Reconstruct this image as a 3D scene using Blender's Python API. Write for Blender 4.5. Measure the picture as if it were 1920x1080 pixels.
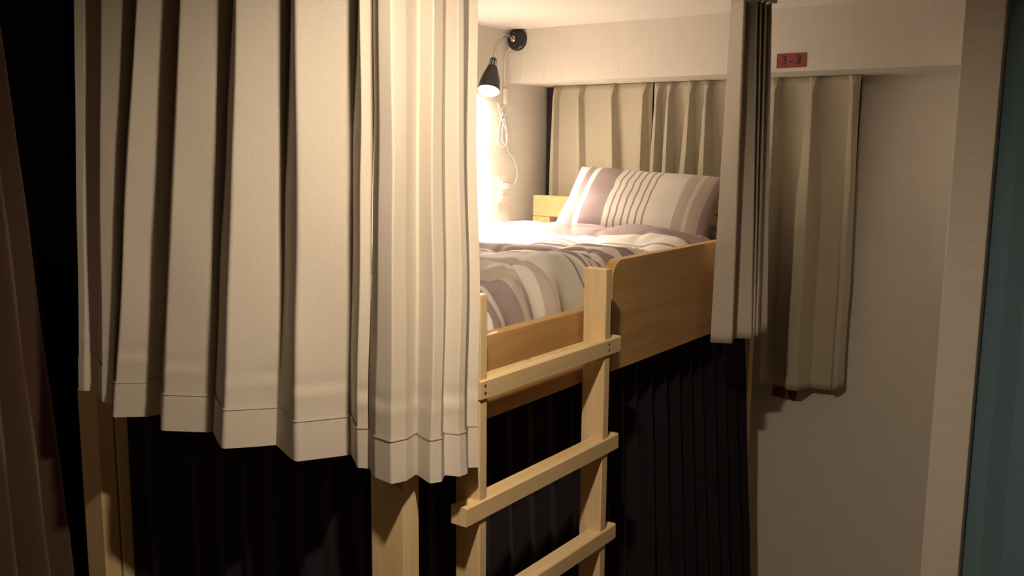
import bpy, bmesh, math, random
from mathutils import Vector, Matrix, noise
random.seed(7)
for o in list(bpy.data.objects):
    bpy.data.objects.remove(o, do_unlink=True)
scn = bpy.context.scene
col = scn.collection

# ------------------------------------------------------------------ camera
# world: X runs along the bed towards the window wall, Y across the bed to the inner wall, Z up (metres)
CAM = Vector((-1.294, -1.177, 1.60))
yaw, pitch, roll = math.radians(35.4), math.radians(8.6), math.radians(-0.5)
fw = Vector((math.cos(pitch) * math.cos(yaw), math.cos(pitch) * math.sin(yaw), -math.sin(pitch)))
rt = fw.cross(Vector((0, 0, 1))).normalized()
dn = fw.cross(rt)
c_, s_ = math.cos(roll), math.sin(roll)
rt, dn = c_ * rt + s_ * dn, -s_ * rt + c_ * dn
cd = bpy.data.cameras.new('camera')
cam = bpy.data.objects.new('camera', cd)
col.objects.link(cam)
M = Matrix((rt, -dn, -fw)).transposed().to_4x4()
M.translation = CAM
cam.matrix_world = M
cd.sensor_width = 36.0
cd.lens = 1735.0 * 36.0 / 1920.0
cd.clip_start = 0.02
scn.camera = cam

# ------------------------------------------------------------------ world and exposure
w = bpy.data.worlds.new('world')
scn.world = w
w.use_nodes = True
w.node_tree.nodes['Background'].inputs[0].default_value = (0.6, 0.7, 1.0, 1)
w.node_tree.nodes['Background'].inputs[1].default_value = 0.004
vs = scn.view_settings
vs.view_transform = 'Standard'
vs.look = 'None'
vs.gamma = 1.0
vs.use_curve_mapping = False
vs.exposure = 0.0

ROOM_LAMP = (-0.40, -0.50)           # downlight in the aisle ceiling, above the frame
AISLE_FILL = (-1.60, 0.80)           # unseen fill light added to brighten the left posts and brown curtain
AISLE_FILL_STRENGTH = 150.0
ROOM_LAMP_R = 0.032
ROOM_LAMP_STRENGTH = 2050.0
BULB_STRENGTH = 210.0
SPOT_POWER = 138.0
ZF = -0.30                           # floor level
WARM = (1.0, 0.79, 0.56)

# ------------------------------------------------------------------ materials
MATS = {}
def new_mat(name):
    m = bpy.data.materials.new(name)
    m.use_nodes = True
    nt = m.node_tree
    b = nt.nodes['Principled BSDF']
    MATS[name] = m
    return m, nt, b
def N(nt, kind, **kw):
    n = nt.nodes.new(kind)
    for k, v in kw.items():
        setattr(n, k, v)
    return n
def ramp(nt, stops, interp='LINEAR'):
    r = nt.nodes.new('ShaderNodeValToRGB')
    e = r.color_ramp.elements
    r.color_ramp.interpolation = interp
    while len(e) < len(stops):
        e.new(0.5)
    for k, (p, c) in enumerate(stops):
        e[k].position = p
        e[k].color = (*c, 1)
    return r
def bump(nt, b, height, strength, dist):
    n = nt.nodes.new('ShaderNodeBump')
    n.inputs['Strength'].default_value = strength
    n.inputs['Distance'].default_value = dist
    nt.links.new(height, n.inputs['Height'])
    nt.links.new(n.outputs[0], b.inputs['Normal'])
def coords(nt, scale=(1, 1, 1), kind='Object', jitter=False):
    t = nt.nodes.new('ShaderNodeTexCoord')
    m = nt.nodes.new('ShaderNodeMapping')
    m.inputs['Scale'].default_value = scale
    nt.links.new(t.outputs[kind], m.inputs[0])
    if jitter:
        oi = nt.nodes.new('ShaderNodeObjectInfo')
        mu = N(nt, 'ShaderNodeMath', operation='MULTIPLY')
        mu.inputs[1].default_value = 37.0
        nt.links.new(oi.outputs['Random'], mu.inputs[0])
        nt.links.new(mu.outputs[0], m.inputs['Location'])
    return m.outputs[0]

def plain(name, color, rough=0.5, metal=0.0, spec=0.5):
    m, nt, b = new_mat(name)
    n = N(nt, 'ShaderNodeTexNoise')
    n.inputs['Scale'].default_value = 90
    nt.links.new(coords(nt), n.inputs['Vector'])
    r = ramp(nt, [(0.3, tuple(c * 0.92 for c in color)), (0.7, tuple(min(1, c * 1.06) for c in color))])
    nt.links.new(n.outputs['Fac'], r.inputs[0])
    nt.links.new(r.outputs[0], b.inputs['Base Color'])
    b.inputs['Roughness'].default_value = rough
    b.inputs['Metallic'].default_value = metal
    b.inputs['Specular IOR Level'].default_value = spec
    return m

def emit(name, color, strength):
    m, nt, b = new_mat(name)
    b.inputs['Base Color'].default_value = (0.9, 0.88, 0.82, 1)
    b.inputs['Emission Color'].default_value = (*color, 1)
    b.inputs['Emission Strength'].default_value = strength
    return m

def wallpaper(name, color, rib=(3, 3, 160), depth=0.0012):
    m, nt, b = new_mat(name)
    n = N(nt, 'ShaderNodeTexNoise')
    n.inputs['Scale'].default_value = 1.0
    n.inputs['Detail'].default_value = 4
    nt.links.new(coords(nt, tuple(r * 2 for r in rib)), n.inputs['Vector'])
    n2 = N(nt, 'ShaderNodeTexNoise')
    n2.inputs['Scale'].default_value = 260
    nt.links.new(coords(nt), n2.inputs['Vector'])
    ad = N(nt, 'ShaderNodeMath', operation='ADD')
    nt.links.new(n.outputs['Fac'], ad.inputs[0])
    nt.links.new(n2.outputs['Fac'], ad.inputs[1])
    r = ramp(nt, [(0.3, tuple(c * 0.93 for c in color)), (0.7, color)])
    nt.links.new(n.outputs['Fac'], r.inputs[0])
    nt.links.new(r.outputs[0], b.inputs['Base Color'])
    b.inputs['Roughness'].default_value = 0.85
    b.inputs['Specular IOR Level'].default_value = 0.2
    bump(nt, b, ad.outputs[0], 0.5, depth)
    return m

def wood(name, axis, light, dark, ring=1.0, knots=0.85):
    m, nt, b = new_mat(name)
    sc = [34.0, 34.0, 34.0]
    sc[axis] = 1.6
    v = coords(nt, tuple(sc), jitter=True)
    n = N(nt, 'ShaderNodeTexNoise')
    n.inputs['Scale'].default_value = ring
    n.inputs['Detail'].default_value = 5
    n.inputs['Distortion'].default_value = 0.6
    nt.links.new(v, n.inputs['Vector'])
    r = ramp(nt, [(0.30, dark), (0.46, tuple((a + c) / 2 for a, c in zip(light, dark))), (0.62, light)])
    nt.links.new(n.outputs['Fac'], r.inputs[0])
    # fine fibres
    sc2 = [420.0] * 3
    sc2[axis] = 9.0
    n2 = N(nt, 'ShaderNodeTexNoise')
    n2.inputs['Scale'].default_value = 1.0
    nt.links.new(coords(nt, tuple(sc2), jitter=True), n2.inputs['Vector'])
    mx = N(nt, 'ShaderNodeMix', data_type='RGBA', blend_type='MULTIPLY')
    mx.inputs[0].default_value = 0.35
    r2 = ramp(nt, [(0.3, (0.72, 0.68, 0.6)), (0.65, (1, 1, 1))])
    nt.links.new(n2.outputs['Fac'], r2.inputs[0])
    nt.links.new(r.outputs[0], mx.inputs[6])
    nt.links.new(r2.outputs[0], mx.inputs[7])
    # a few knots
    sc3 = [13.0] * 3
    sc3[axis] = 5.5
    vo = N(nt, 'ShaderNodeTexVoronoi')
    vo.inputs['Scale'].default_value = 1.0
    nt.links.new(coords(nt, tuple(sc3), jitter=True), vo.inputs['Vector'])
    r3 = ramp(nt, [(0.0, (0.18, 0.09, 0.04)), (0.04, (0.42, 0.26, 0.14)), (0.06, (1, 1, 1))])
    nt.links.new(vo.outputs['Distance'], r3.inputs[0])
    mx2 = N(nt, 'ShaderNodeMix', data_type='RGBA', blend_type='MULTIPLY')
    mx2.inputs[0].default_value = knots
    nt.links.new(mx.outputs[2], mx2.inputs[6])
    nt.links.new(r3.outputs[0], mx2.inputs[7])
    nt.links.new(mx2.outputs[2], b.inputs['Base Color'])
    b.inputs['Roughness'].default_value = 0.55
    b.inputs['Specular IOR Level'].default_value = 0.3
    bump(nt, b, n2.outputs['Fac'], 0.25, 0.0006)
    return m

def fabric(name, color, thin=0.12, weave=900, sheen=0.0, rough=0.9):
    m, nt, b = new_mat(name)
    n = N(nt, 'ShaderNodeTexNoise')
    n.inputs['Scale'].default_value = 1.0
    n.inputs['Detail'].default_value = 3
    nt.links.new(coords(nt, (weave, weave, weave * 0.35)), n.inputs['Vector'])
    n3 = N(nt, 'ShaderNodeTexNoise')
    n3.inputs['Scale'].default_value = 1.0
    nt.links.new(coords(nt, (60, 60, weave)), n3.inputs['Vector'])
    ad = N(nt, 'ShaderNodeMath', operation='ADD')
    nt.links.new(n.outputs['Fac'], ad.inputs[0])
    nt.links.new(n3.outputs['Fac'], ad.inputs[1])
    r = ramp(nt, [(0.35, tuple(c * 0.86 for c in color)), (0.65, color)])
    nt.links.new(n.outputs['Fac'], r.inputs[0])
    nt.links.new(r.outputs[0], b.inputs['Base Color'])
    b.inputs['Roughness'].default_value = rough
    b.inputs['Specular IOR Level'].default_value = 0.1
    b.inputs['Sheen Weight'].default_value = sheen
    bump(nt, b, ad.outputs[0], 0.15, 0.0004)
    if thin > 0:
        tr = nt.nodes.new('ShaderNodeBsdfTranslucent')
        nt.links.new(r.outputs[0], tr.inputs[0])
        mix = nt.nodes.new('ShaderNodeMixShader')
        mix.inputs[0].default_value = thin
        out = nt.nodes['Material Output']
        nt.links.new(b.outputs[0], mix.inputs[1])
        nt.links.new(tr.outputs[0], mix.inputs[2])
        nt.links.new(mix.outputs[0], out.inputs[0])
    return m

CREAM, WHITE = (0.80, 0.76, 0.71), (0.86, 0.84, 0.82)
MAUVE, TAN, LIGHT = (0.37, 0.29, 0.30), (0.58, 0.50, 0.46), (0.78, 0.72, 0.68)
def thin_lines(a, b, n, w):
    out = []
    st = (b - a) / n
    for k in range(n):
        out += [(a + k * st, CREAM), (a + (k + 1) * st - w, MAUVE)]
    return out
def striped(name, stops):
    m, nt, b = new_mat(name)
    t = nt.nodes.new('ShaderNodeTexCoord')
    sp = nt.nodes.new('ShaderNodeSeparateXYZ')
    nt.links.new(t.outputs['UV'], sp.inputs[0])
    fr = N(nt, 'ShaderNodeMath', operation='FRACT')
    nt.links.new(sp.outputs[0], fr.inputs[0])
    r = ramp(nt, stops, 'CONSTANT')
    nt.links.new(fr.outputs[0], r.inputs[0])
    n = N(nt, 'ShaderNodeTexNoise')
    n.inputs['Scale'].default_value = 700
    nt.links.new(coords(nt), n.inputs['Vector'])
    mx = N(nt, 'ShaderNodeMix', data_type='RGBA', blend_type='MULTIPLY')
    mx.inputs[0].default_value = 0.4
    r2 = ramp(nt, [(0.35, (0.75, 0.75, 0.75)), (0.65, (1, 1, 1))])
    nt.links.new(n.outputs['Fac'], r2.inputs[0])
    nt.links.new(r.outputs[0], mx.inputs[6])
    nt.links.new(r2.outputs[0], mx.inputs[7])
    nt.links.new(mx.outputs[2], b.inputs['Base Color'])
    b.inputs['Roughness'].default_value = 0.95
    b.inputs['Specular IOR Level'].default_value = 0.1
    bump(nt, b, n.outputs['Fac'], 0.2, 0.0006)
    return m

wallpaper('wall_paper', (0.80, 0.76, 0.70))
wallpaper('beam_paper', (0.80, 0.76, 0.70), rib=(120, 120, 3))
wallpaper('ceiling_paper', (0.84, 0.81, 0.76), rib=(40, 40, 40))
wallpaper('partition_paper_lit', (0.92, 0.87, 0.80), rib=(3, 3, 110), depth=0.002)  # wall paper made paler to stand in for stronger light on the partition
wallpaper('dark_panel', (0.10, 0.075, 0.055))
wood('floor_wood', 0, (0.30, 0.19, 0.10), (0.20, 0.12, 0.06))
PINE_L, PINE_D = (0.81, 0.63, 0.37), (0.72, 0.53, 0.29)
for nm, ax in (('x', 0), ('y', 1), ('z', 2)):
    wood('pine_' + nm, ax, PINE_L, PINE_D)
wood('head_y', 1, (0.66, 0.43, 0.21), (0.58, 0.35, 0.15))
wood('head_z', 2, (0.66, 0.43, 0.21), (0.58, 0.35, 0.15))
wood('board_x', 0, (0.62, 0.39, 0.17), (0.52, 0.30, 0.11), 0.8, 0.0)
fabric('linen', (0.74, 0.68, 0.60), 0.08)
fabric('window_linen', (0.60, 0.55, 0.44), 0.05)
fabric('black_cloth', (0.022, 0.016, 0.026), 0.0, 700, 0.05)
fabric('brown_cloth', (0.16, 0.095, 0.065), 0.0, 700, 0.15)
fabric('teal_cloth', (0.19, 0.32, 0.40), 0.0, 700, 0.05)
fabric('sheet', (0.80, 0.78, 0.75), 0.0, 700)
plain('dark_sheet', (0.06, 0.045, 0.055), 0.9)
plain('black_metal', (0.012, 0.012, 0.013), 0.35)
plain('chrome', (0.55, 0.50, 0.42), 0.25, 1.0)
plain('steel', (0.75, 0.75, 0.75), 0.3, 1.0)
plain('white_plastic', (0.82, 0.80, 0.76), 0.35)
plain('rail_metal', (0.04, 0.035, 0.04), 0.4)
plain('sign_red', (0.27, 0.055, 0.050), 0.5)
plain('print_black', (0.02, 0.012, 0.012), 0.6)
plain('window_frame', (0.015, 0.015, 0.017), 0.4)
plain('glass_dark', (0.01, 0.012, 0.014), 0.08)
plain('slot_black', (0.02, 0.02, 0.02), 0.6)
emit('bulb_glow', (1.0, 0.84, 0.62), BULB_STRENGTH)
emit('lens_glow', WARM, ROOM_LAMP_STRENGTH)
emit('lens_glow_fill', WARM, AISLE_FILL_STRENGTH)
PILLOW_STOPS = [(0.0, WHITE), (0.09, MAUVE), (0.145, WHITE), (0.185, MAUVE), (0.35, CREAM)] + \
    thin_lines(0.351, 0.62, 6, 0.011) + [(0.621, CREAM), (0.80, TAN), (0.86, LIGHT), (0.885, TAN), (0.95, MAUVE)]
striped('pillow_stripes', PILLOW_STOPS)
def along(stops):                                   # stripe positions in metres along the bed
    return [(x / 1.9, c) for x, c in stops]
def fine(a, b, n, w):
    out = []
    for k in range(n):
        out += [(a + (b - a) * k / n, MAUVE), (a + (b - a) * k / n + w, CREAM)]
    return out
DUVET_STOPS = along([(0.0, WHITE), (0.38, MAUVE), (0.42, LIGHT), (0.45, MAUVE), (0.53, TAN), (0.61, CREAM), (0.65, TAN), (0.69, CREAM)] +
                    fine(0.83, 0.97, 4, 0.008) + [(0.98, MAUVE), (1.06, LIGHT), (1.09, MAUVE), (1.14, CREAM), (1.22, TAN), (1.28, CREAM)] +
                    fine(1.36, 1.52, 4, 0.009) + [(1.545, MAUVE)])
striped('duvet_stripes', DUVET_STOPS)

# ------------------------------------------------------------------ mesh helpers
def link(name, me, mat, parent=None, smooth=False):
    o = bpy.data.objects.new(name, me)
    col.objects.link(o)
    if mat:
        me.materials.append(MATS[mat])
    if smooth:
        for p in me.polygons:
            p.use_smooth = True
    if parent is not None:
        off = Vector((0, 0, 0))
        q = parent
        while q is not None:
            off += q.location
            q = q.parent
        me.transform(Matrix.Translation(-off))
        o.parent = parent
    return o
def empty(name, loc, label, cat, group=None):
    o = bpy.data.objects.new(name, None)
    o.empty_display_size = 0.1
    col.objects.link(o)
    o.location = loc
    tag(o, label, cat, group)
    return o
def tag(o, label, cat, group=None):
    o['label'] = label
    o['category'] = cat
    if group:
        o['group'] = group
    return o
def struct(o):
    o['kind'] = 'structure'
    return o
def from_bm(bm, name):
    bmesh.ops.recalc_face_normals(bm, faces=bm.faces[:])
    me = bpy.data.meshes.new(name)
    bm.to_mesh(me)
    bm.free()
    return me
def box(name, x0, x1, y0, y1, z0, z1, mat, parent=None, bev=0.0):
    bm = bmesh.new()
    bmesh.ops.create_cube(bm, size=1.0)
    for v in bm.verts:
        v.co = ((x0 + x1) / 2 + v.co.x * (x1 - x0), (y0 + y1) / 2 + v.co.y * (y1 - y0), (z0 + z1) / 2 + v.co.z * (z1 - z0))
    if bev > 0:
        bmesh.ops.bevel(bm, geom=bm.edges[:], offset=bev, segments=2, profile=0.6, affect='EDGES')
    return link(name, from_bm(bm, name), mat, parent)
def prism(name, poly, axis, a, b, mat, parent=None, bev=0.0):
    """poly: 2-D outline in the two other axes (in XYZ order), extruded along axis from a to b"""
    def p3(u, v, w):
        return {0: (w, u, v), 1: (u, w, v), 2: (u, v, w)}[axis]
    bm = bmesh.new()
    lo = [bm.verts.new(p3(u, v, a)) for u, v in poly]
    hi = [bm.verts.new(p3(u, v, b)) for u, v in poly]
    bm.faces.new(lo)
    bm.faces.new(hi[::-1])
    n = len(poly)
    for k in range(n):
        bm.faces.new((lo[k], lo[(k + 1) % n], hi[(k + 1) % n], hi[k]))
    if bev > 0:
        es = [e for e in bm.edges if e.is_boundary is False and len(e.link_faces) == 2 and e.calc_face_angle(0) > 0.5]
        bmesh.ops.recalc_face_normals(bm, faces=bm.faces[:])
        bmesh.ops.bevel(bm, geom=es, offset=bev, segments=2, profile=0.6, affect='EDGES')
    return link(name, from_bm(bm, name), mat, parent)
def frame_for(d):
    d = d.normalized()
    a = Vector((0, 0, 1)) if abs(d.z) < 0.9 else Vector((1, 0, 0))
    u = d.cross(a).normalized()
    return u, d.cross(u).normalized()
def spline(pts, per=8):
    pts = [Vector(p) for p in pts]
    out = []
    for k in range(len(pts) - 1):
        p0, p1, p2, p3 = pts[max(k - 1, 0)], pts[k], pts[k + 1], pts[min(k + 2, len(pts) - 1)]
        for j in range(per):
            t = j / per
            out.append(0.5 * ((2 * p1) + (p2 - p0) * t + (2 * p0 - 5 * p1 + 4 * p2 - p3) * t * t + (3 * p1 - p0 - 3 * p2 + p3) * t ** 3))
    out.append(pts[-1])
    return out
def tube(name, pts, r, mat, parent=None, seg=10, per=8, ripple=0.0):
    ps = spline(pts, per)
    verts, faces = [], []
    u = None
    for k, p in enumerate(ps):
        d = (ps[min(k + 1, len(ps) - 1)] - ps[max(k - 1, 0)])
        if u is None:
            u, v = frame_for(d)
        else:
            dn_ = d.normalized()
            u = (u - dn_ * u.dot(dn_)).normalized()
            v = dn_.cross(u)
        rr = r * (1 + (ripple if k % 2 else -ripple))
        for j in range(seg):
            a = 2 * math.pi * j / seg
            verts.append(p + rr * (math.cos(a) * u + math.sin(a) * v))
    for k in range(len(ps) - 1):
        for j in range(seg):
            faces.append((k * seg + j, k * seg + (j + 1) % seg, (k + 1) * seg + (j + 1) % seg, (k + 1) * seg + j))
    faces.append(tuple(range(seg))[::-1])
    faces.append(tuple((len(ps) - 1) * seg + j for j in range(seg)))
    me = bpy.data.meshes.new(name)
    me.from_pydata([tuple(x) for x in verts], [], faces)
    return link(name, me, mat, parent, True)
def lathe(name, prof, p0, d, mat, parent=None, seg=28, smooth=True):
    """prof: (distance along d, radius) pairs"""
    p0, d = Vector(p0), Vector(d).normalized()
    u, v = frame_for(d)
    verts, faces = [], []
    for h, r in prof:
        for j in range(seg):
            a = 2 * math.pi * j / seg
            verts.append(tuple(p0 + d * h + max(r, 1e-4) * (math.cos(a) * u + math.sin(a) * v)))
    for k in range(len(prof) - 1):
        for j in range(seg):
            faces.append((k * seg + j, (k + 1) * seg + j, (k + 1) * seg + (j + 1) % seg, k * seg + (j + 1) % seg))
    faces.append(tuple(range(seg)))
    faces.append(tuple((len(prof) - 1) * seg + j for j in range(seg))[::-1])
    me = bpy.data.meshes.new(name)
    me.from_pydata(verts, [], faces)
    bm = bmesh.new()
    bm.from_mesh(me)
    bmesh.ops.recalc_face_normals(bm, faces=bm.faces[:])
    for e in bm.edges:
        if len(e.link_faces) == 2 and e.calc_face_angle(0) > 0.7:
            e.smooth = False
    bm.to_mesh(me)
    bm.free()
    return link(name, me, mat, parent, smooth)
def chaikin(p, n):
    for _ in range(n):
        q = [p[0]]
        for a, b in zip(p[:-1], p[1:]):
            q.append((0.75 * a[0] + 0.25 * b[0], 0.75 * a[1] + 0.25 * b[1]))
            q.append((0.25 * a[0] + 0.75 * b[0], 0.25 * a[1] + 0.75 * b[1]))
        q.append(p[-1])
        p = q
    return p
def cloth_sheet(name, path, z0, z1, mat, parent=None, rows=30, smooth=2, thick=0.0022, wob=0.004, crease=0.0, zlift=None):
    """path(f) -> plan polyline, f = 0 at the top edge z1 and 1 at the bottom edge z0"""
    verts, faces = [], []
    cols = None
    for r in range(rows + 1):
        f = r / rows
        pl = path(f)
        # cut every straight run before rounding so that folds keep tight corners
        fine = []
        for a, b in zip(pl[:-1], pl[1:]):
            L = math.hypot(b[0] - a[0], b[1] - a[1])
            fine += [a, (a[0] + (b[0] - a[0]) * 0.13, a[1] + (b[1] - a[1]) * 0.13), (a[0] + (b[0] - a[0]) * 0.87, a[1] + (b[1] - a[1]) * 0.87)]
        fine.append(pl[-1])
        fine = chaikin(fine, smooth)
        z = z1 + (z0 - z1) * f
        cols = len(fine)
        for k, (x, y) in enumerate(fine):
            nv = noise.noise_vector(Vector((x * 9 + 3.1, y * 9, z * 3.2)))
            g = wob * min(1.0, f * 2.5)
            dz = zlift(k / (cols - 1)) * f if zlift else 0.0
            if crease:                        # a pressed fold line above the hem
                h = (z - z0 - crease) / 0.016
                pf_ = 0.0035 * h * math.exp(-h * h) * (0.6 + 0.8 * noise.noise(Vector((x * 20, y * 20, 0))))
                nv = nv + Vector((pf_, pf_, 0)) / max(g, 1e-6)
            verts.append((x + nv.x * g, y + nv.y * g, z + dz))
    for r in range(rows):
        for k in range(cols - 1):
            a = r * cols + k
            faces.append((a, a + 1, a + cols + 1, a + cols))
    me = bpy.data.meshes.new(name)
    me.from_pydata(verts, [], faces)
    o = link(name, me, mat, parent, True)
    s = o.modifiers.new('thickness', 'SOLIDIFY')
    s.thickness = thick
    s.offset = 0.0
    return o
def lerp_path(top, bot, power=1.0):
    def f_(f):
        g = f ** power
        return [(a[0] + (b[0] - a[0]) * g, a[1] + (b[1] - a[1]) * g) for a, b in zip(top, bot)]
    return f_
def hung_curtain(name, label, top, bot, z0, z1, mat, group=None, hem=0.085, wob=0.006, rows=34, power=1.0, smooth=2, zlift=None):
    base = Vector((bot[len(bot) // 2][0], bot[len(bot) // 2][1], z0))
    e = empty(name, base, label, 'curtain', group)
    pf = lerp_path(top, bot, power)
    cloth_sheet('drape', pf, z0, z1, mat, e, rows=110 if hem else rows, wob=wob, smooth=smooth, zlift=zlift, crease=hem * 1.75)
    if hem:
        f0 = 1 - hem / (z1 - z0)
        hz = lambda f: pf(f0 + f * (1 - f0))
        # the hem follows the drape's own small waviness
        verts_path = hz
        h_ = cloth_hem('hem', verts_path, z0, z0 + hem, mat, e, f0, wob, smooth, zlift)
        f1 = 1 - (hem + 0.003) / (z1 - z0)
        cloth_hem('seam', lambda f: pf(f1 + f * (f0 - f1)), z0 + hem, z0 + hem + 0.003, mat, h_, f0, wob, smooth, zlift, 0.0085, 1)
    return e
def cloth_hem(name, path, z0, z1, mat, parent, f0, wob, smooth, zlift, thick=0.006, rows=4):
    verts, faces = [], []
    for r in range(rows + 1):
        f = r / rows
        pl = path(f)
        fine = []
        for a, b in zip(pl[:-1], pl[1:]):
            fine += [a, (a[0] + (b[0] - a[0]) * 0.13, a[1] + (b[1] - a[1]) * 0.13), (a[0] + (b[0] - a[0]) * 0.87, a[1] + (b[1] - a[1]) * 0.87)]
        fine.append(pl[-1])
        fine = chaikin(fine, smooth)
        z = z1 + (z0 - z1) * f - (0.0015 if r == rows else 0)
        cols = len(fine)
        F = f0 + f * (1 - f0)
        for k, (x, y) in enumerate(fine):
            nv = noise.noise_vector(Vector((x * 9 + 3.1, y * 9, z * 3.2)))
            g = wob * min(1.0, F * 2.5)
            dz = zlift(k / (cols - 1)) * F if zlift else 0.0
            verts.append((x + nv.x * g, y + nv.y * g, z + dz))
    for r in range(rows):
        for k in range(cols - 1):
            a = r * cols + k
            faces.append((a, a + 1, a + cols + 1, a + cols))
    me = bpy.data.meshes.new(name)
    me.from_pydata(verts, [], faces)
    o = link(name, me, mat, parent, True)
    s = o.modifiers.new('thickness', 'SOLIDIFY')
    s.use_rim = False
    s.thickness = thick
    s.offset = 0.0
    return o

# ------------------------------------------------------------------ the setting
CEIL, YW, XB, XE = 2.10, 1.215, 2.03, 2.35      # ceiling height, inner wall, beam face, window wall
struct(box('floor', -2.6, 2.5, -2.3, 2.7, ZF - 0.05, ZF, 'floor_wood'))
struct(box('ceiling', -2.6, 2.5, -2.3, 2.7, CEIL, CEIL + 0.06, 'ceiling_paper'))
struct(box('wall_left', 0.16, XE, YW, YW + 0.1, ZF, CEIL, 'wall_paper'))
struct(box('wall_end', XE, XE + 0.1, -2.3, YW + 0.1, ZF, CEIL, 'wall_paper'))
struct(box('trim_1', XB, XE, -0.63, YW, 1.878, CEIL, 'beam_paper'))
struct(box('wall_partition', 1.75, XE, -0.738, -0.628, ZF, CEIL, 'partition_paper_lit', bev=0.004))
struct(box('wall_right', -2.6, XE, -2.4, -2.3, ZF, CEIL, 'dark_panel'))
struct(box('wall_back', -2.7, -2.6, -2.4, 2.8, ZF, CEIL, 'dark_panel'))
struct(box('wall_far', -2.6, 2.5, 2.7, 2.8, ZF, CEIL, 'dark_panel'))

# window behind the hanging cloth
win = struct(box('window_1', XE - 0.016, XE + 0.002, -0.188, 1.205, 0.70, 1.872, 'glass_dark'))
for nm, a in (('frame_rail', (XE - 0.03, XE - 0.004, -0.188, 1.205, 0.70, 0.74)), ('frame_rail', (XE - 0.03, XE - 0.004, -0.188, 1.205, 1.832, 1.872)),
              ('frame_stile', (XE - 0.03, XE - 0.004, -0.188, -0.150, 0.74, 1.832)), ('frame_stile', (XE - 0.03, XE - 0.004, 1.165, 1.205, 0.74, 1.832)),
              ('frame_stile', (XE - 0.03, XE - 0.004, 0.48, 0.52, 0.74, 1.832))):
    box(nm, *a, 'window_frame', win, 0.003)

# ------------------------------------------------------------------ bunk bed
bed = empty('bunk_bed', (1.05, 0.58, ZF), 'pale pine bunk bed with an orange-toned side board behind the ladder', 'bed')
Z_RB, Z_RT, Z_GT = 1.013, 1.200, 1.310
box('bed_post', 0.0, 0.046, 0.0, 0.089, ZF, 1.30, 'pine_z', bed, 0.003)
box('bed_post', 0.0, 0.046, 1.085, 1.174, ZF, 0.952, 'pine_z', bed, 0.003)
box('support_post', 0.052, 0.113, 1.085, 1.150, ZF, 0.952, 'pine_z', bed, 0.003)
box('bed_post', 2.09, 2.132, 0.100, 0.189, ZF, 1.396, 'pine_z', bed, 0.003)
box('bed_post', 2.09, 2.132, 1.030, 1.119, ZF, 1.305, 'head_z', bed, 0.003)
box('headboard_rail', 2.09, 2.132, 0.190, 1.119, 1.306, 1.396, 'head_y', bed, 0.004)
box('headboard_panel', 2.10, 2.122, 0.190, 1.029, 1.02, 1.20, 'head_y', bed, 0.002)
box('side_rail', 0.047, 0.815, 0.0, 0.032, Z_RB, Z_RT, 'board_x', bed, 0.003)
R = 0.05
gp = [(0.818, Z_RB), (1.975, Z_RB), (1.975, Z_GT)] + [(0.818 + R - R * math.sin(a), Z_GT - R + R * math.cos(a)) for a in [k * math.pi / 2 / 8 for k in range(9)]]
prism('guard_board', gp, 1, 0.0, 0.030, 'board_x', bed, 0.0035)
box('side_rail', 0.047, 2.088, 1.120, 1.150, Z_RB, Z_RT, 'board_x', bed, 0.003)
box('end_rail', 0.050, 0.074, 0.090, 1.084, Z_RB, 1.18, 'pine_y', bed, 0.003)
for k in range(12):
    x = 0.10 + k * 0.165
    box('slat', x, x + 0.09, 0.034, 1.118, 1.035, 1.055, 'pine_y', bed, 0.002)

# ------------------------------------------------------------------ ladder
lad = empty('bunk_ladder', (0.41, -0.04, ZF), 'pine ladder with grooved rungs hooked against the upper bunk', 'ladder')
STL, STR = (0.148, 0.173), (0.652, 0.680)
for x0, x1 in (STL, STR):
    box('stile', x0, x1, -0.075, -0.012, ZF, 1.311, 'pine_z', lad, 0.003)
def rung(zt, x0, x1):
    zb_, yf, yb = zt - 0.039, -0.079, -0.040
    g = 0.0035
    poly = [(yf, zb_), (yb, zb_), (yb, zt), (yb - 0.008, zt), (yb - 0.010, zt - g), (yb - 0.012, zt), (yb - 0.017, zt), (yb - 0.019, zt - g),
            (yb - 0.021, zt), (yf + 0.003, zt), (yf, zt - 0.003)]
    r_ = prism('rung', poly, 0, x0, x1, 'pine_x', lad)
    for sx in ((STL, STR) if zt > 1.0 else ()):
        cx = (sx[0] + sx[1]) / 2
        for dz in (-0.012, -0.027):
            lathe('screw', [(0, 0.0028), (0.0012, 0.0028), (0.0014, 0.001)], (cx, yf + 0.0002, zt + dz), (0, -1, 0), 'slot_black', r_, 10)
rung(1.136, 0.146, 0.727)
rung(0.882, 0.099, 0.727)
rung(0.640, 0.099, 0.725)
rung(0.390, 0.099, 0.725)
rung(0.140, 0.099, 0.725)
rung(-0.110, 0.099, 0.725)

# ------------------------------------------------------------------ bedding
mat_e = empty('mattress', (1.07, 0.58, 1.056), 'white mattress under the striped duvet on the upper bunk', 'mattress')
box('mattress_body', 0.080, 2.075, 0.090, 1.112, 1.056, 1.195, 'sheet', mat_e, 0.03)
tag(box('folded_blanket', 1.86, 2.06, 0.045, 0.185, 1.196, 1.318, 'dark_sheet', None, 0.022), 'dark purple folded blanket tucked beside the pillow behind the guard board', 'blanket')

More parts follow.
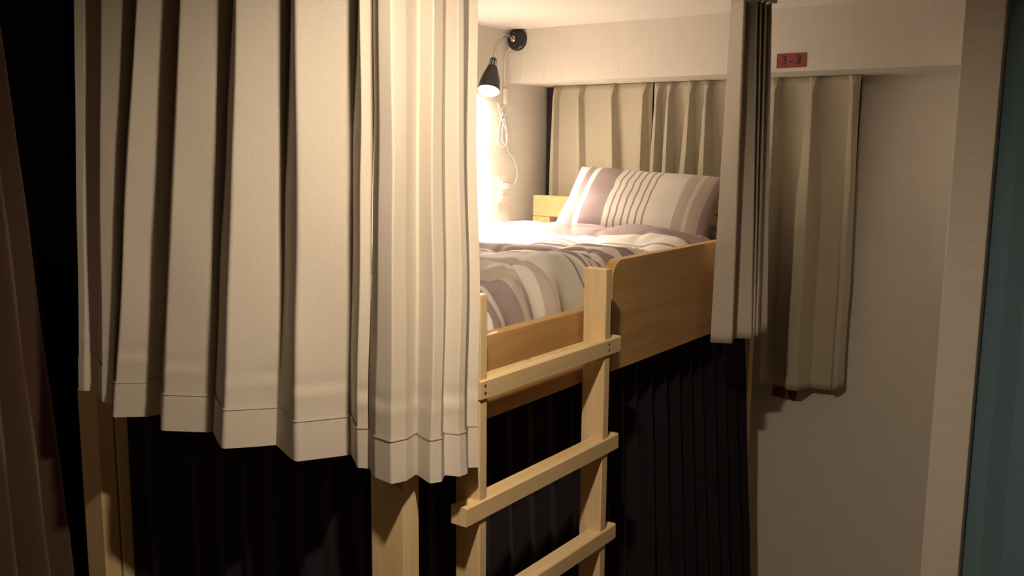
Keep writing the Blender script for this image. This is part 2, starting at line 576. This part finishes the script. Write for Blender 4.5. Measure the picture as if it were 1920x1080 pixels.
def duvet():
    NX, NY = 170, 110
    X0, X1, Y0, Y1 = 0.062, 1.79, 0.046, 1.185
    verts, faces, uvs = [], [], []
    for i in range(NX + 1):
        s = i / NX
        for j in range(NY + 1):
            t = j / NY
            # t: up the near side, then across the top
            if t < 0.16:
                q = t / 0.16
                ang = q * math.pi / 2
                y = Y0 + 0.10 * (1 - math.cos(ang)) ** 1.1
                hh = math.sin(ang)
            else:
                y = Y0 + 0.10 + (Y1 - Y0 - 0.10) * (t - 0.16) / 0.84
                hh = 1.0
            x = X0 + (X1 - X0) * s
            # plump height of the duvet
            top = 1.285
            top += 0.034 * math.exp(-((x - 0.80) / 0.26) ** 2) * math.exp(-((y - 0.16) / 0.20) ** 2)
            top += 0.050 * math.exp(-((x - 1.66 + 0.30 * max(0, 0.5 - y)) / 0.10) ** 2) * (1 / (1 + math.exp((y - 0.95) * 14))) * (1 / (1 + math.exp(-(y - 0.16) * 22)))
            top -= 0.024 * math.exp(-((x - 1.44 + 0.20 * y) / 0.10) ** 2)
            top += 0.022 * math.exp(-((x - 1.22 + 0.35 * y) / 0.12) ** 2)
            top -= 0.05 * math.exp(-((x - 0.10) / 0.16) ** 2)
            top -= 0.02 * max(0, (x - 1.70) / 0.14)
            top += 0.020 * noise.noise(Vector((x * 3.1, y * 3.4, 0.3))) + 0.008 * noise.noise(Vector((x * 9.0, y * 9.0, 1.3)))
            # wrinkles fanning over the near edge
            near = math.exp(-((y - 0.10) / 0.16) ** 2)
            wr = math.sin(x * 58 + 3.5 * noise.noise(Vector((x * 4, y * 5, 7.7))) * 2 + y * 14)
            top += 0.006 * near * wr
            cr = abs(noise.noise(Vector((x * 4.2 + 2 * y, y * 3.0 - x, 5.5))))
            top -= 0.020 * max(0.0, 1 - cr * 6)
            cr2 = abs(noise.noise(Vector((x * 7.0 - 3 * y, y * 6.0 + x, 12.5))))
            top -= 0.008 * max(0.0, 1 - cr2 * 6)
            base = 1.075
            z = base + (top - base) * hh
            ydr = 0.040 * near * noise.noise(Vector((x * 11, z * 5, 4.2))) + 0.016 * near * math.sin(x * 46 + 5 * noise.noise(Vector((x * 3, 0, 2.0))))
            yy = y + (ydr + 0.012) * (1 - 0.5 * hh) * (1 if t < 0.4 else 0)
            # creases at the head end
            if s > 0.97:
                z -= 0.05 * ((s - 0.97) / 0.03) ** 2
            if t > 0.95:
                z -= 0.05 * ((t - 0.95) / 0.05) ** 2
            verts.append((x, max(yy, 0.040), z))
            # stripes run across the bed; they skew where the duvet is ruffled
            arc = y - Y0 + (0.0 if hh >= 1 else -(1 - hh) * 0.2)
            uu = (x + 0.055 * noise.noise(Vector((x * 2.2, arc * 3.0, 9.1))) + 0.06 * max(0, 0.30 - arc) - 0.0) / 1.9
            uvs.append((min(max(uu, 0.001), 0.999), arc))
    for i in range(NX):
        for j in range(NY):
            a = i * (NY + 1) + j
            faces.append((a, a + NY + 1, a + NY + 2, a + 1))
    me = bpy.data.meshes.new('duvet')
    me.from_pydata(verts, [], faces)
    ul = me.uv_layers.new(name='UVMap')
    for lp in me.loops:
        ul.data[lp.index].uv = uvs[lp.vertex_index]
    o = link('duvet', me, 'duvet_stripes', None, True)
    s_ = o.modifiers.new('thickness', 'SOLIDIFY')
    s_.thickness = 0.02
    s_.offset = -1.0
    return o
tag(duvet(), 'rumpled white and mauve striped duvet spread over the upper bunk', 'duvet')

def pillow():
    NU, NV = 60, 36
    HU, HV, TH = 0.315, 0.170, 0.072
    cen = Vector((1.905, 0.505, 1.385))
    U = Vector((0.05, -1, -0.05)).normalized()          # from the wall side to the aisle side
    V = Vector((0.66, 0.10, 0.75)).normalized()         # up the slope
    V = (V - U * V.dot(U)).normalized()
    W = U.cross(V).normalized()
    if W.x > 0:
        W = -W
    verts, faces, uvs = [], [], []
    for side in (1, -1):
        for i in range(NU + 1):
            for j in range(NV + 1):
                u, v = -1 + 2 * i / NU, -1 + 2 * j / NV
                prof = (max(0, 1 - abs(u) ** 3.0) ** 0.55) * (max(0, 1 - abs(v) ** 2.6) ** 0.6)
                pinch_u = 1 - 0.06 * (1 - v * v)
                pinch_v = 1 - 0.07 * (1 - u * u) * (1 if v < 0 else 0.6)
                wr = 0.006 * noise.noise(Vector((u * 3, v * 3, side))) * prof
                p = cen + U * (u * HU * (1 - 0.05 * (1 - v * v) * 0 - 0.04 * (1 - abs(v)) * abs(u))) + V * (v * HV * (1 - 0.06 * (1 - abs(u)) )) + W * (side * TH * prof + wr)
                verts.append(tuple(p))
                uvs.append(((u + 1) / 2 * 0.998 + 0.001 + 0.006 * noise.noise(Vector((u * 4, v * 4, 2))) * (1 - abs(u)), (v + 1) / 2))
    n1 = (NU + 1) * (NV + 1)
    for sd in (0, 1):
        for i in range(NU):
            for j in range(NV):
                a = sd * n1 + i * (NV + 1) + j
                q = (a, a + NV + 1, a + NV + 2, a + 1)
                faces.append(q if sd == 0 else q[::-1])
    me = bpy.data.meshes.new('pillow')
    me.from_pydata(verts, [], faces)
    ul = me.uv_layers.new(name='UVMap')
    for lp in me.loops:
        ul.data[lp.index].uv = uvs[lp.vertex_index]
    bm = bmesh.new()
    bm.from_mesh(me)
    bmesh.ops.remove_doubles(bm, verts=bm.verts[:], dist=1e-5)
    bmesh.ops.recalc_face_normals(bm, faces=bm.faces[:])
    bm.to_mesh(me)
    bm.free()
    return link('pillow', me, 'pillow_stripes', None, True)
tag(pillow(), 'striped mauve and cream pillow leaning on the headboard', 'pillow')

# ------------------------------------------------------------------ bunk curtains
END_TOP = [(-0.1, 0.8861), (-0.086, 0.8664), (-0.045, 0.8675), (-0.112, 0.7557), (-0.088, 0.7014), (-0.035, 0.7249), (-0.115, 0.6022), (-0.078, 0.5694), (-0.025, 0.587), (-0.115, 0.4602), (-0.074, 0.4), (-0.02, 0.4168), (-0.115, 0.2964), (-0.07, 0.2269), (-0.02, 0.2489), (-0.115, 0.1412), (-0.06, 0.0649), (-0.03, 0.0638), (-0.105, -0.0124), (-0.07, -0.0116)]
END_BOT = [(-0.0953, 0.989), (-0.0937, 0.97), (-0.0672, 0.949), (-0.1057, 0.8762), (-0.0946, 0.8537), (-0.0806, 0.866), (-0.1172, 0.805), (-0.0629, 0.7477), (-0.0322, 0.7433), (-0.1084, 0.6271), (-0.0565, 0.5345), (-0.0432, 0.5376), (-0.1047, 0.413), (-0.0278, 0.3447), (-0.0231, 0.3418), (-0.0691, 0.2271), (0.016, 0.1797), (0.0272, 0.1756), (-0.0218, 0.1002), (-0.0124, 0.0799)]
SIDE_TOP = [(-0.0788, -0.02), (-0.1105, -0.06), (-0.1101, -0.085), (-0.0658, -0.075), (-0.0112, -0.055), (-0.0041, -0.06), (-0.006, -0.09), (0.0324, -0.08), (0.0703, -0.055), (0.0643, -0.085), (0.0767, -0.085), (0.1274, -0.06), (0.1359, -0.075)]
SIDE_BOT = [(-0.011, 0.0754), (-0.04, 0.0332), (-0.0456, -0.0126), (-0.0163, -0.023), (0.0216, -0.0142), (0.0209, -0.0232), (0.0035, -0.0735), (0.0205, -0.0818), (0.0497, -0.0617), (0.0615, -0.0924), (0.0784, -0.095), (0.1062, -0.0757), (0.1222, -0.0917)]
RIGHT_TOP = [(1.4338, -0.04), (1.3849, -0.1), (1.522, -0.05), (1.4811, -0.1), (1.5931, -0.06), (1.5159, -0.1), (1.6293, -0.06), (1.5558, -0.1), (1.6709, -0.06), (1.6327, -0.09)]
RIGHT_BOT = [(1.3984, -0.0323), (1.4245, -0.0924), (1.5057, -0.0627), (1.5338, -0.1127), (1.5566, -0.1074), (1.5651, -0.1114), (1.583, -0.1063), (1.5884, -0.1133), (1.6435, -0.0979), (1.6778, -0.1126)]
hung_curtain('bunk_curtain', 'pleated beige linen curtain closed across the foot end of the upper bunk', END_TOP, END_BOT, 0.967, 2.06, 'linen', 'beige curtains of the upper bunk',
             zlift=lambda u: 0.033 * min(1.0, max(0.0, (0.31 - u) / 0.2)))
hung_curtain('bunk_curtain', 'beige linen curtain drawn back in soft folds beside the ladder', SIDE_TOP, SIDE_BOT, 0.967, 2.06, 'linen', 'beige curtains of the upper bunk')
hung_curtain('bunk_curtain', 'beige linen curtain stacked in tight folds at the pillow end of the guard board', RIGHT_TOP, RIGHT_BOT, 1.0, 2.06, 'linen', 'beige curtains of the upper bunk', hem=0, wob=0.002)

rail = empty('curtain_rail', (0.8, -0.085, 2.07), 'dark curtain rail fixed to the ceiling above the upper bunk', 'curtain rail')
box('rail_bar', -0.10, 1.70, -0.085, -0.060, 2.066, 2.088, 'rail_metal', rail, 0.003)
box('rail_bar', -0.10, -0.075, -0.06, 1.15, 2.066, 2.088, 'rail_metal', rail, 0.003)
for x in (0.1, 0.9, 1.6):
    box('bracket', x - 0.012, x + 0.012, -0.082, -0.063, 2.088, CEIL - 0.0005, 'rail_metal', rail, 0.002)

# ------------------------------------------------------------------ window curtains (pinch pleats)
def pinch_curtain(label, y0, y1, pleats, z0, z1, zlift=None):
    """pleats: (y at top, y at bottom, depth at bottom, half width at bottom)"""
    XC = 2.285
    e = empty('window_curtain', (XC, (y0[1] + y1[1]) / 2, z0), label, 'curtain', 'pinch pleated curtains at the window')
    def path(f):
        d = f * (z1 - z0)
        pts = [(XC, y0[0] + (y0[1] - y0[0]) * f)]
        for yt, yb, dep, hw in pleats:
            g = min(1.0, max(0.0, (d - 0.055) / 0.45)) ** 0.8
            y = yt + (yb - yt) * f
            if d < 0.055:
                q = d / 0.055
                wv = 0.020 * (1 - q) + 0.007 * q
                dp = 0.020 + 0.018 * q
            else:
                wv = 0.007 + (hw - 0.007) * g
                dp = 0.038 + (dep - 0.038) * g
            pts += [(XC - 0.002, y + wv * 1.15), (XC - dp, y + wv * 0.45), (XC - dp, y - wv * 0.45), (XC - 0.002, y - wv * 1.15)]
        pts.append((XC, y1[0] + (y1[1] - y1[0]) * f))
        return pts
    cloth_sheet('drape', path, z0, z1, 'window_linen', e, rows=44, smooth=2, wob=0.004, zlift=zlift)
    return e
pinch_curtain('nearly flat beige window curtain behind the pillow beside the inner wall', (1.135, 1.175), (0.648, 0.650),
              [(1.12, 1.158, 0.03, 0.02), (0.996, 0.985, 0.030, 0.030), (0.83, 0.82, 0.050, 0.045), (0.678, 0.695, 0.055, 0.028)], 0.69, 1.876)
pinch_curtain('deeply pleated beige window curtain reaching past the bunk onto the open wall', (0.640, 0.640), (-0.200, -0.204),
              [(0.614, 0.606, 0.07, 0.020), (0.56, 0.535, 0.08, 0.022), (0.465, 0.475, 0.085, 0.032), (0.395, 0.36, 0.09, 0.030), (0.25, 0.24, 0.08, 0.04),
               (0.112, 0.115, 0.075, 0.042), (-0.034, -0.03, 0.08, 0.045), (-0.182, -0.185, 0.03, 0.02)], 0.675, 1.876,
              zlift=lambda u: 0.035 * max(0, (u - 0.86) / 0.14) + 0.02 * max(0, (0.78 - u)))

# ------------------------------------------------------------------ dark curtains
def wavy(n, ax0, ax1, fixed, amp, axis, seed, drift=0.0):
    rnd = random.Random(seed)
    pts = []
    for k in range(n + 1):
        a = ax0 + (ax1 - ax0) * k / n + rnd.uniform(-0.2, 0.2) * abs(ax1 - ax0) / n * (0 if k in (0, n) else 1)
        b = fixed + (amp if k % 2 else -amp) * rnd.uniform(0.6, 1.1) + drift * k / n
        pts.append((a, b) if axis == 0 else (b, a))
    return pts
hung_curtain('blackout_curtain', 'near-black pleated curtain closing the lower bunk behind the ladder',
             wavy(40, 0.052, 1.90, 0.068, 0.012, 0, 3), wavy(40, 0.052, 2.14, 0.068, 0.015, 0, 4), ZF + 0.02, 1.006, 'black_cloth', 'black curtains of the lower bunk', hem=0, wob=0.003, rows=16)
hung_curtain('blackout_curtain', 'near-black curtain across the foot end of the lower bunk between two posts',
             wavy(20, 1.078, 0.095, 0.095, 0.012, 1, 5), wavy(20, 1.078, 0.095, 0.095, 0.016, 1, 6), ZF + 0.02, 1.006, 'black_cloth', 'black curtains of the lower bunk', hem=0, wob=0.003, rows=16)
hung_curtain('aisle_curtain', 'black curtain with thin fold lines hanging behind the brown curtain at far left',
             wavy(22, -1.0, 0.45, 1.52, 0.035, 0, 8), wavy(22, -1.0, 0.45, 1.52, 0.045, 0, 9), ZF + 0.02, 2.08, 'black_cloth', None, hem=0, wob=0.004, rows=20)
BT = [(-0.90, 1.35), (-0.80, 1.29), (-0.70, 1.35), (-0.60, 1.29), (-0.50, 1.35), (-0.40, 1.29), (-0.31, 1.35), (-0.27, 1.29), (-0.235, 1.35), (-0.20, 1.29), (-0.165, 1.35), (-0.135, 1.30), (-0.11, 1.35), (-0.085, 1.31)]
BB = [(-0.90, 1.35), (-0.80, 1.25), (-0.70, 1.36), (-0.60, 1.25), (-0.50, 1.36), (-0.40, 1.25), (-0.31, 1.36), (-0.25, 1.25), (-0.185, 1.36), (-0.135, 1.25), (-0.08, 1.37), (-0.035, 1.26), (0.015, 1.36), (0.06, 1.29)]
hung_curtain('aisle_curtain', 'dark brown curtain with diagonal folds flaring towards the floor at far left', BT, BB, ZF + 0.02, 2.08, 'brown_cloth', None, hem=0, wob=0.008, rows=24, power=0.85)
hung_curtain('aisle_curtain', 'dark teal curtain hanging beyond the pale partition end at far right',
             [(1.80, -0.742), (1.79, -0.79), (1.805, -0.84), (1.79, -0.90), (1.80, -0.98), (1.79, -1.06), (1.80, -1.14), (1.79, -1.25)],
             [(1.80, -0.742), (1.78, -0.79), (1.81, -0.85), (1.78, -0.91), (1.81, -0.98), (1.78, -1.06), (1.81, -1.14), (1.78, -1.25)], ZF + 0.02, 2.08, 'teal_cloth', None, hem=0, wob=0.004, rows=20)

# ------------------------------------------------------------------ bunk reading lamp
lamp = empty('reading_lamp', (2.03, 1.165, 2.058), 'black gooseneck reading lamp lit on the beam inside the bunk', 'lamp')
bx = Vector((2.03, 1.165, 2.058))
base = lathe('mounting_plate', [(0.0, 0.047), (0.012, 0.047), (0.018, 0.043), (0.021, 0.033), (0.022, 0.001)], bx, (-1, 0, 0), 'black_metal', lamp)
lathe('neck_collar', [(0.0, 0.014), (0.018, 0.013), (0.022, 0.009)], bx + Vector((-0.022, 0, 0)), (-1, 0, 0), 'chrome', base)
for dz in (0.026, -0.026):
    lathe('screw', [(0.0, 0.0035), (0.0015, 0.003), (0.002, 0.001)], bx + Vector((-0.0195, 0.006, dz)), (-1, 0, 0), 'steel', base, 12)
H0, H1 = Vector((1.836, 1.150, 1.962)), Vector((1.772, 1.128, 1.824))
hd = (H1 - H0).normalized()
tube('gooseneck', [bx + Vector((-0.04, 0, 0)), Vector((1.960, 1.162, 2.066)), Vector((1.908, 1.158, 2.058)), Vector((1.866, 1.154, 2.018)), H0 + hd * 0.006], 0.0062, 'chrome', lamp, 12, 14, 0.06)
HL = (H1 - H0).length
sock = lathe('socket', [(0.0, 0.009), (0.001, 0.0125), (0.010, 0.0145), (0.013, 0.0125), (0.036, 0.0125), (0.040, 0.010)], H0, hd, 'black_metal', lamp)
u_, v_ = frame_for(hd)
for k in range(10):
    a = 2 * math.pi * k / 10
    off = (math.cos(a) * u_ + math.sin(a) * v_)
    p = H0 + hd * 0.012 + off * 0.0142
    q = H0 + hd * 0.040 + off * 0.0185
    tube('vent_fin', [p, q], 0.0021, 'steel', sock, 6, 1)
lathe('lamp_shade', [(0.037, 0.0200), (0.045, 0.0220), (0.065, 0.0295), (0.090, 0.0375), (0.115, 0.0430), (HL - 0.006, 0.0455),
                     (HL - 0.006, 0.0440), (0.115, 0.0413), (0.090, 0.0355), (0.065, 0.0275), (0.047, 0.0185), (0.045, 0.004)], H0, hd, 'black_metal', lamp)
lathe('bulb', [(0.060, 0.010), (0.085, 0.024), (0.110, 0.036), (HL - 0.012, 0.0410), (HL - 0.002, 0.039), (HL + 0.006, 0.028), (HL + 0.009, 0.002)], H0, hd, 'bulb_glow', lamp)
ld = bpy.data.lights.new('reading_lamp_beam', 'SPOT')
ld.energy = SPOT_POWER
ld.color = (1.0, 0.85, 0.67)
ld.spot_size = math.radians(124)
ld.spot_blend = 0.9
ld.shadow_soft_size = 0.03
lo = bpy.data.objects.new('reading_lamp_beam', ld)
col.objects.link(lo)
lo.location = H0 + hd * (HL + 0.016) - lamp.location
lo.rotation_euler = hd.to_track_quat('-Z', 'Y').to_euler()
lo.parent = lamp

CORD = [(2.024, 1.185, 2.030), (2.010, 1.203, 2.0129), (1.997, 1.2095, 1.9779), (1.9939, 1.2105, 1.9108), (1.9965, 1.2095, 1.8553)]
LOOP1 = [(1.9965, 1.2095, 1.787), (1.975, 1.209, 1.745), (1.958, 1.208, 1.680), (1.9505, 1.207, 1.6281), (1.9742, 1.206, 1.601), (2.0094, 1.205, 1.6172), (2.0128, 1.204, 1.663), (1.9802, 1.204, 1.7416),
         (1.9449, 1.203, 1.7852), (1.940, 1.202, 1.777), (1.9697, 1.201, 1.7187), (1.9979, 1.200, 1.6628), (1.9946, 1.199, 1.6126), (1.9669, 1.199, 1.635), (1.9702, 1.200, 1.6849), (1.982, 1.201, 1.725), (2.000, 1.203, 1.68),
         (2.007, 1.205, 1.6258), (2.0232, 1.206, 1.5852), (2.0599, 1.206, 1.5551), (2.085, 1.205, 1.5128), (2.0857, 1.203, 1.4729), (2.0616, 1.200, 1.443), (2.0173, 1.192, 1.4372), (2.000, 1.188, 1.4360)]
cord = tube('cord', CORD, 0.0024, 'white_plastic', lamp, 8, 8)
tube('cord_bundle', LOOP1, 0.0026, 'white_plastic', cord, 8, 10)
box('cord_switch', 1.988, 2.006, 1.196, 1.214, 1.787, 1.853, 'white_plastic', cord, 0.004)
box('twist_tie', 1.962, 1.995, 1.198, 1.211, 1.735, 1.741, 'white_plastic', cord, 0.001)
box('plug', 1.968, 2.002, 1.180, 1.205, 1.424, 1.448, 'white_plastic', cord, 0.005)

out = empty('wall_outlet', (1.991, YW, 1.42), 'white wall outlet plate holding the lamp plug', 'outlet')
pl = box('cover_plate', 1.954, 2.028, YW - 0.008, YW, 1.362, 1.480, 'white_plastic', out, 0.004)
box('socket_face', 1.976, 2.006, YW - 0.011, YW - 0.006, 1.380, 1.462, 'white_plastic', pl, 0.002)
for z in (1.397,):
    for x in (1.985, 1.997):
        box('slot', x - 0.001, x + 0.001, YW - 0.0116, YW - 0.010, z - 0.004, z + 0.004, 'slot_black', pl)

# ------------------------------------------------------------------ number signs
def sign(label, x, yc, zc, wd, ht, text, rot=0.0):
    e = empty('number_sign', (x, yc, zc), label, 'sign')
    p = box('plate', x - 0.0025, x, yc - wd / 2, yc + wd / 2, zc - ht / 2, zc + ht / 2, 'sign_red', e, 0.0006)
    cu = bpy.data.curves.new('digits', 'FONT')
    cu.body = text
    cu.align_x = 'CENTER'
    cu.align_y = 'CENTER'
    cu.size = ht * 0.86
    cu.space_character = 1.35
    cu.offset = 0.0006
    cu.extrude = 0.0003
    to = bpy.data.objects.new('digits_tmp', cu)
    col.objects.link(to)
    dg = bpy.context.evaluated_depsgraph_get()
    me = bpy.data.meshes.new_from_object(to.evaluated_get(dg))
    bpy.data.objects.remove(to, do_unlink=True)
    # text plane: right = -Y, up = +Z, facing -X
    me.transform(Matrix(((0, 0, -1, x - 0.0028), (-1, 0, 0, yc), (0, 1, 0, zc), (0, 0, 0, 1))))
    link('digits', me, 'print_black', e)
    e.rotation_euler = (rot, 0, 0)
    return e
sign('red number plate reading 3-3 on the beam above the window curtain', XB, -0.026, 1.9165, 0.107, 0.050, '3-3')
sign('red number plate half hidden under the bottom edge of the window curtain', XE, 0.043, 0.620, 0.100, 0.046, '3-4', math.radians(6))

# ------------------------------------------------------------------ aisle downlight (above the frame) and added fill light
def downlight(xy, label, glow):
    g = empty('ceiling_downlight', (xy[0], xy[1], CEIL), label, 'lamp', 'downlights along the aisle ceiling')
    lathe('trim_ring', [(0.0, ROOM_LAMP_R + 0.016), (0.010, ROOM_LAMP_R + 0.012), (0.012, ROOM_LAMP_R + 0.006), (0.006, ROOM_LAMP_R + 0.004), (0.006, 0.001)], (xy[0], xy[1], CEIL), (0, 0, -1), 'white_plastic', g)
    lathe('lens', [(0.0065, ROOM_LAMP_R), (0.0105, ROOM_LAMP_R), (0.0110, ROOM_LAMP_R * 0.9), (0.0112, 0.001)], (xy[0], xy[1], CEIL), (0, 0, -1), glow, g)
downlight(ROOM_LAMP, 'bright round downlight on the ceiling just in front of the bunk corner', 'lens_glow')
downlight(AISLE_FILL, 'unseen dimmer fill light added on the aisle ceiling away from the bunk', 'lens_glow_fill')
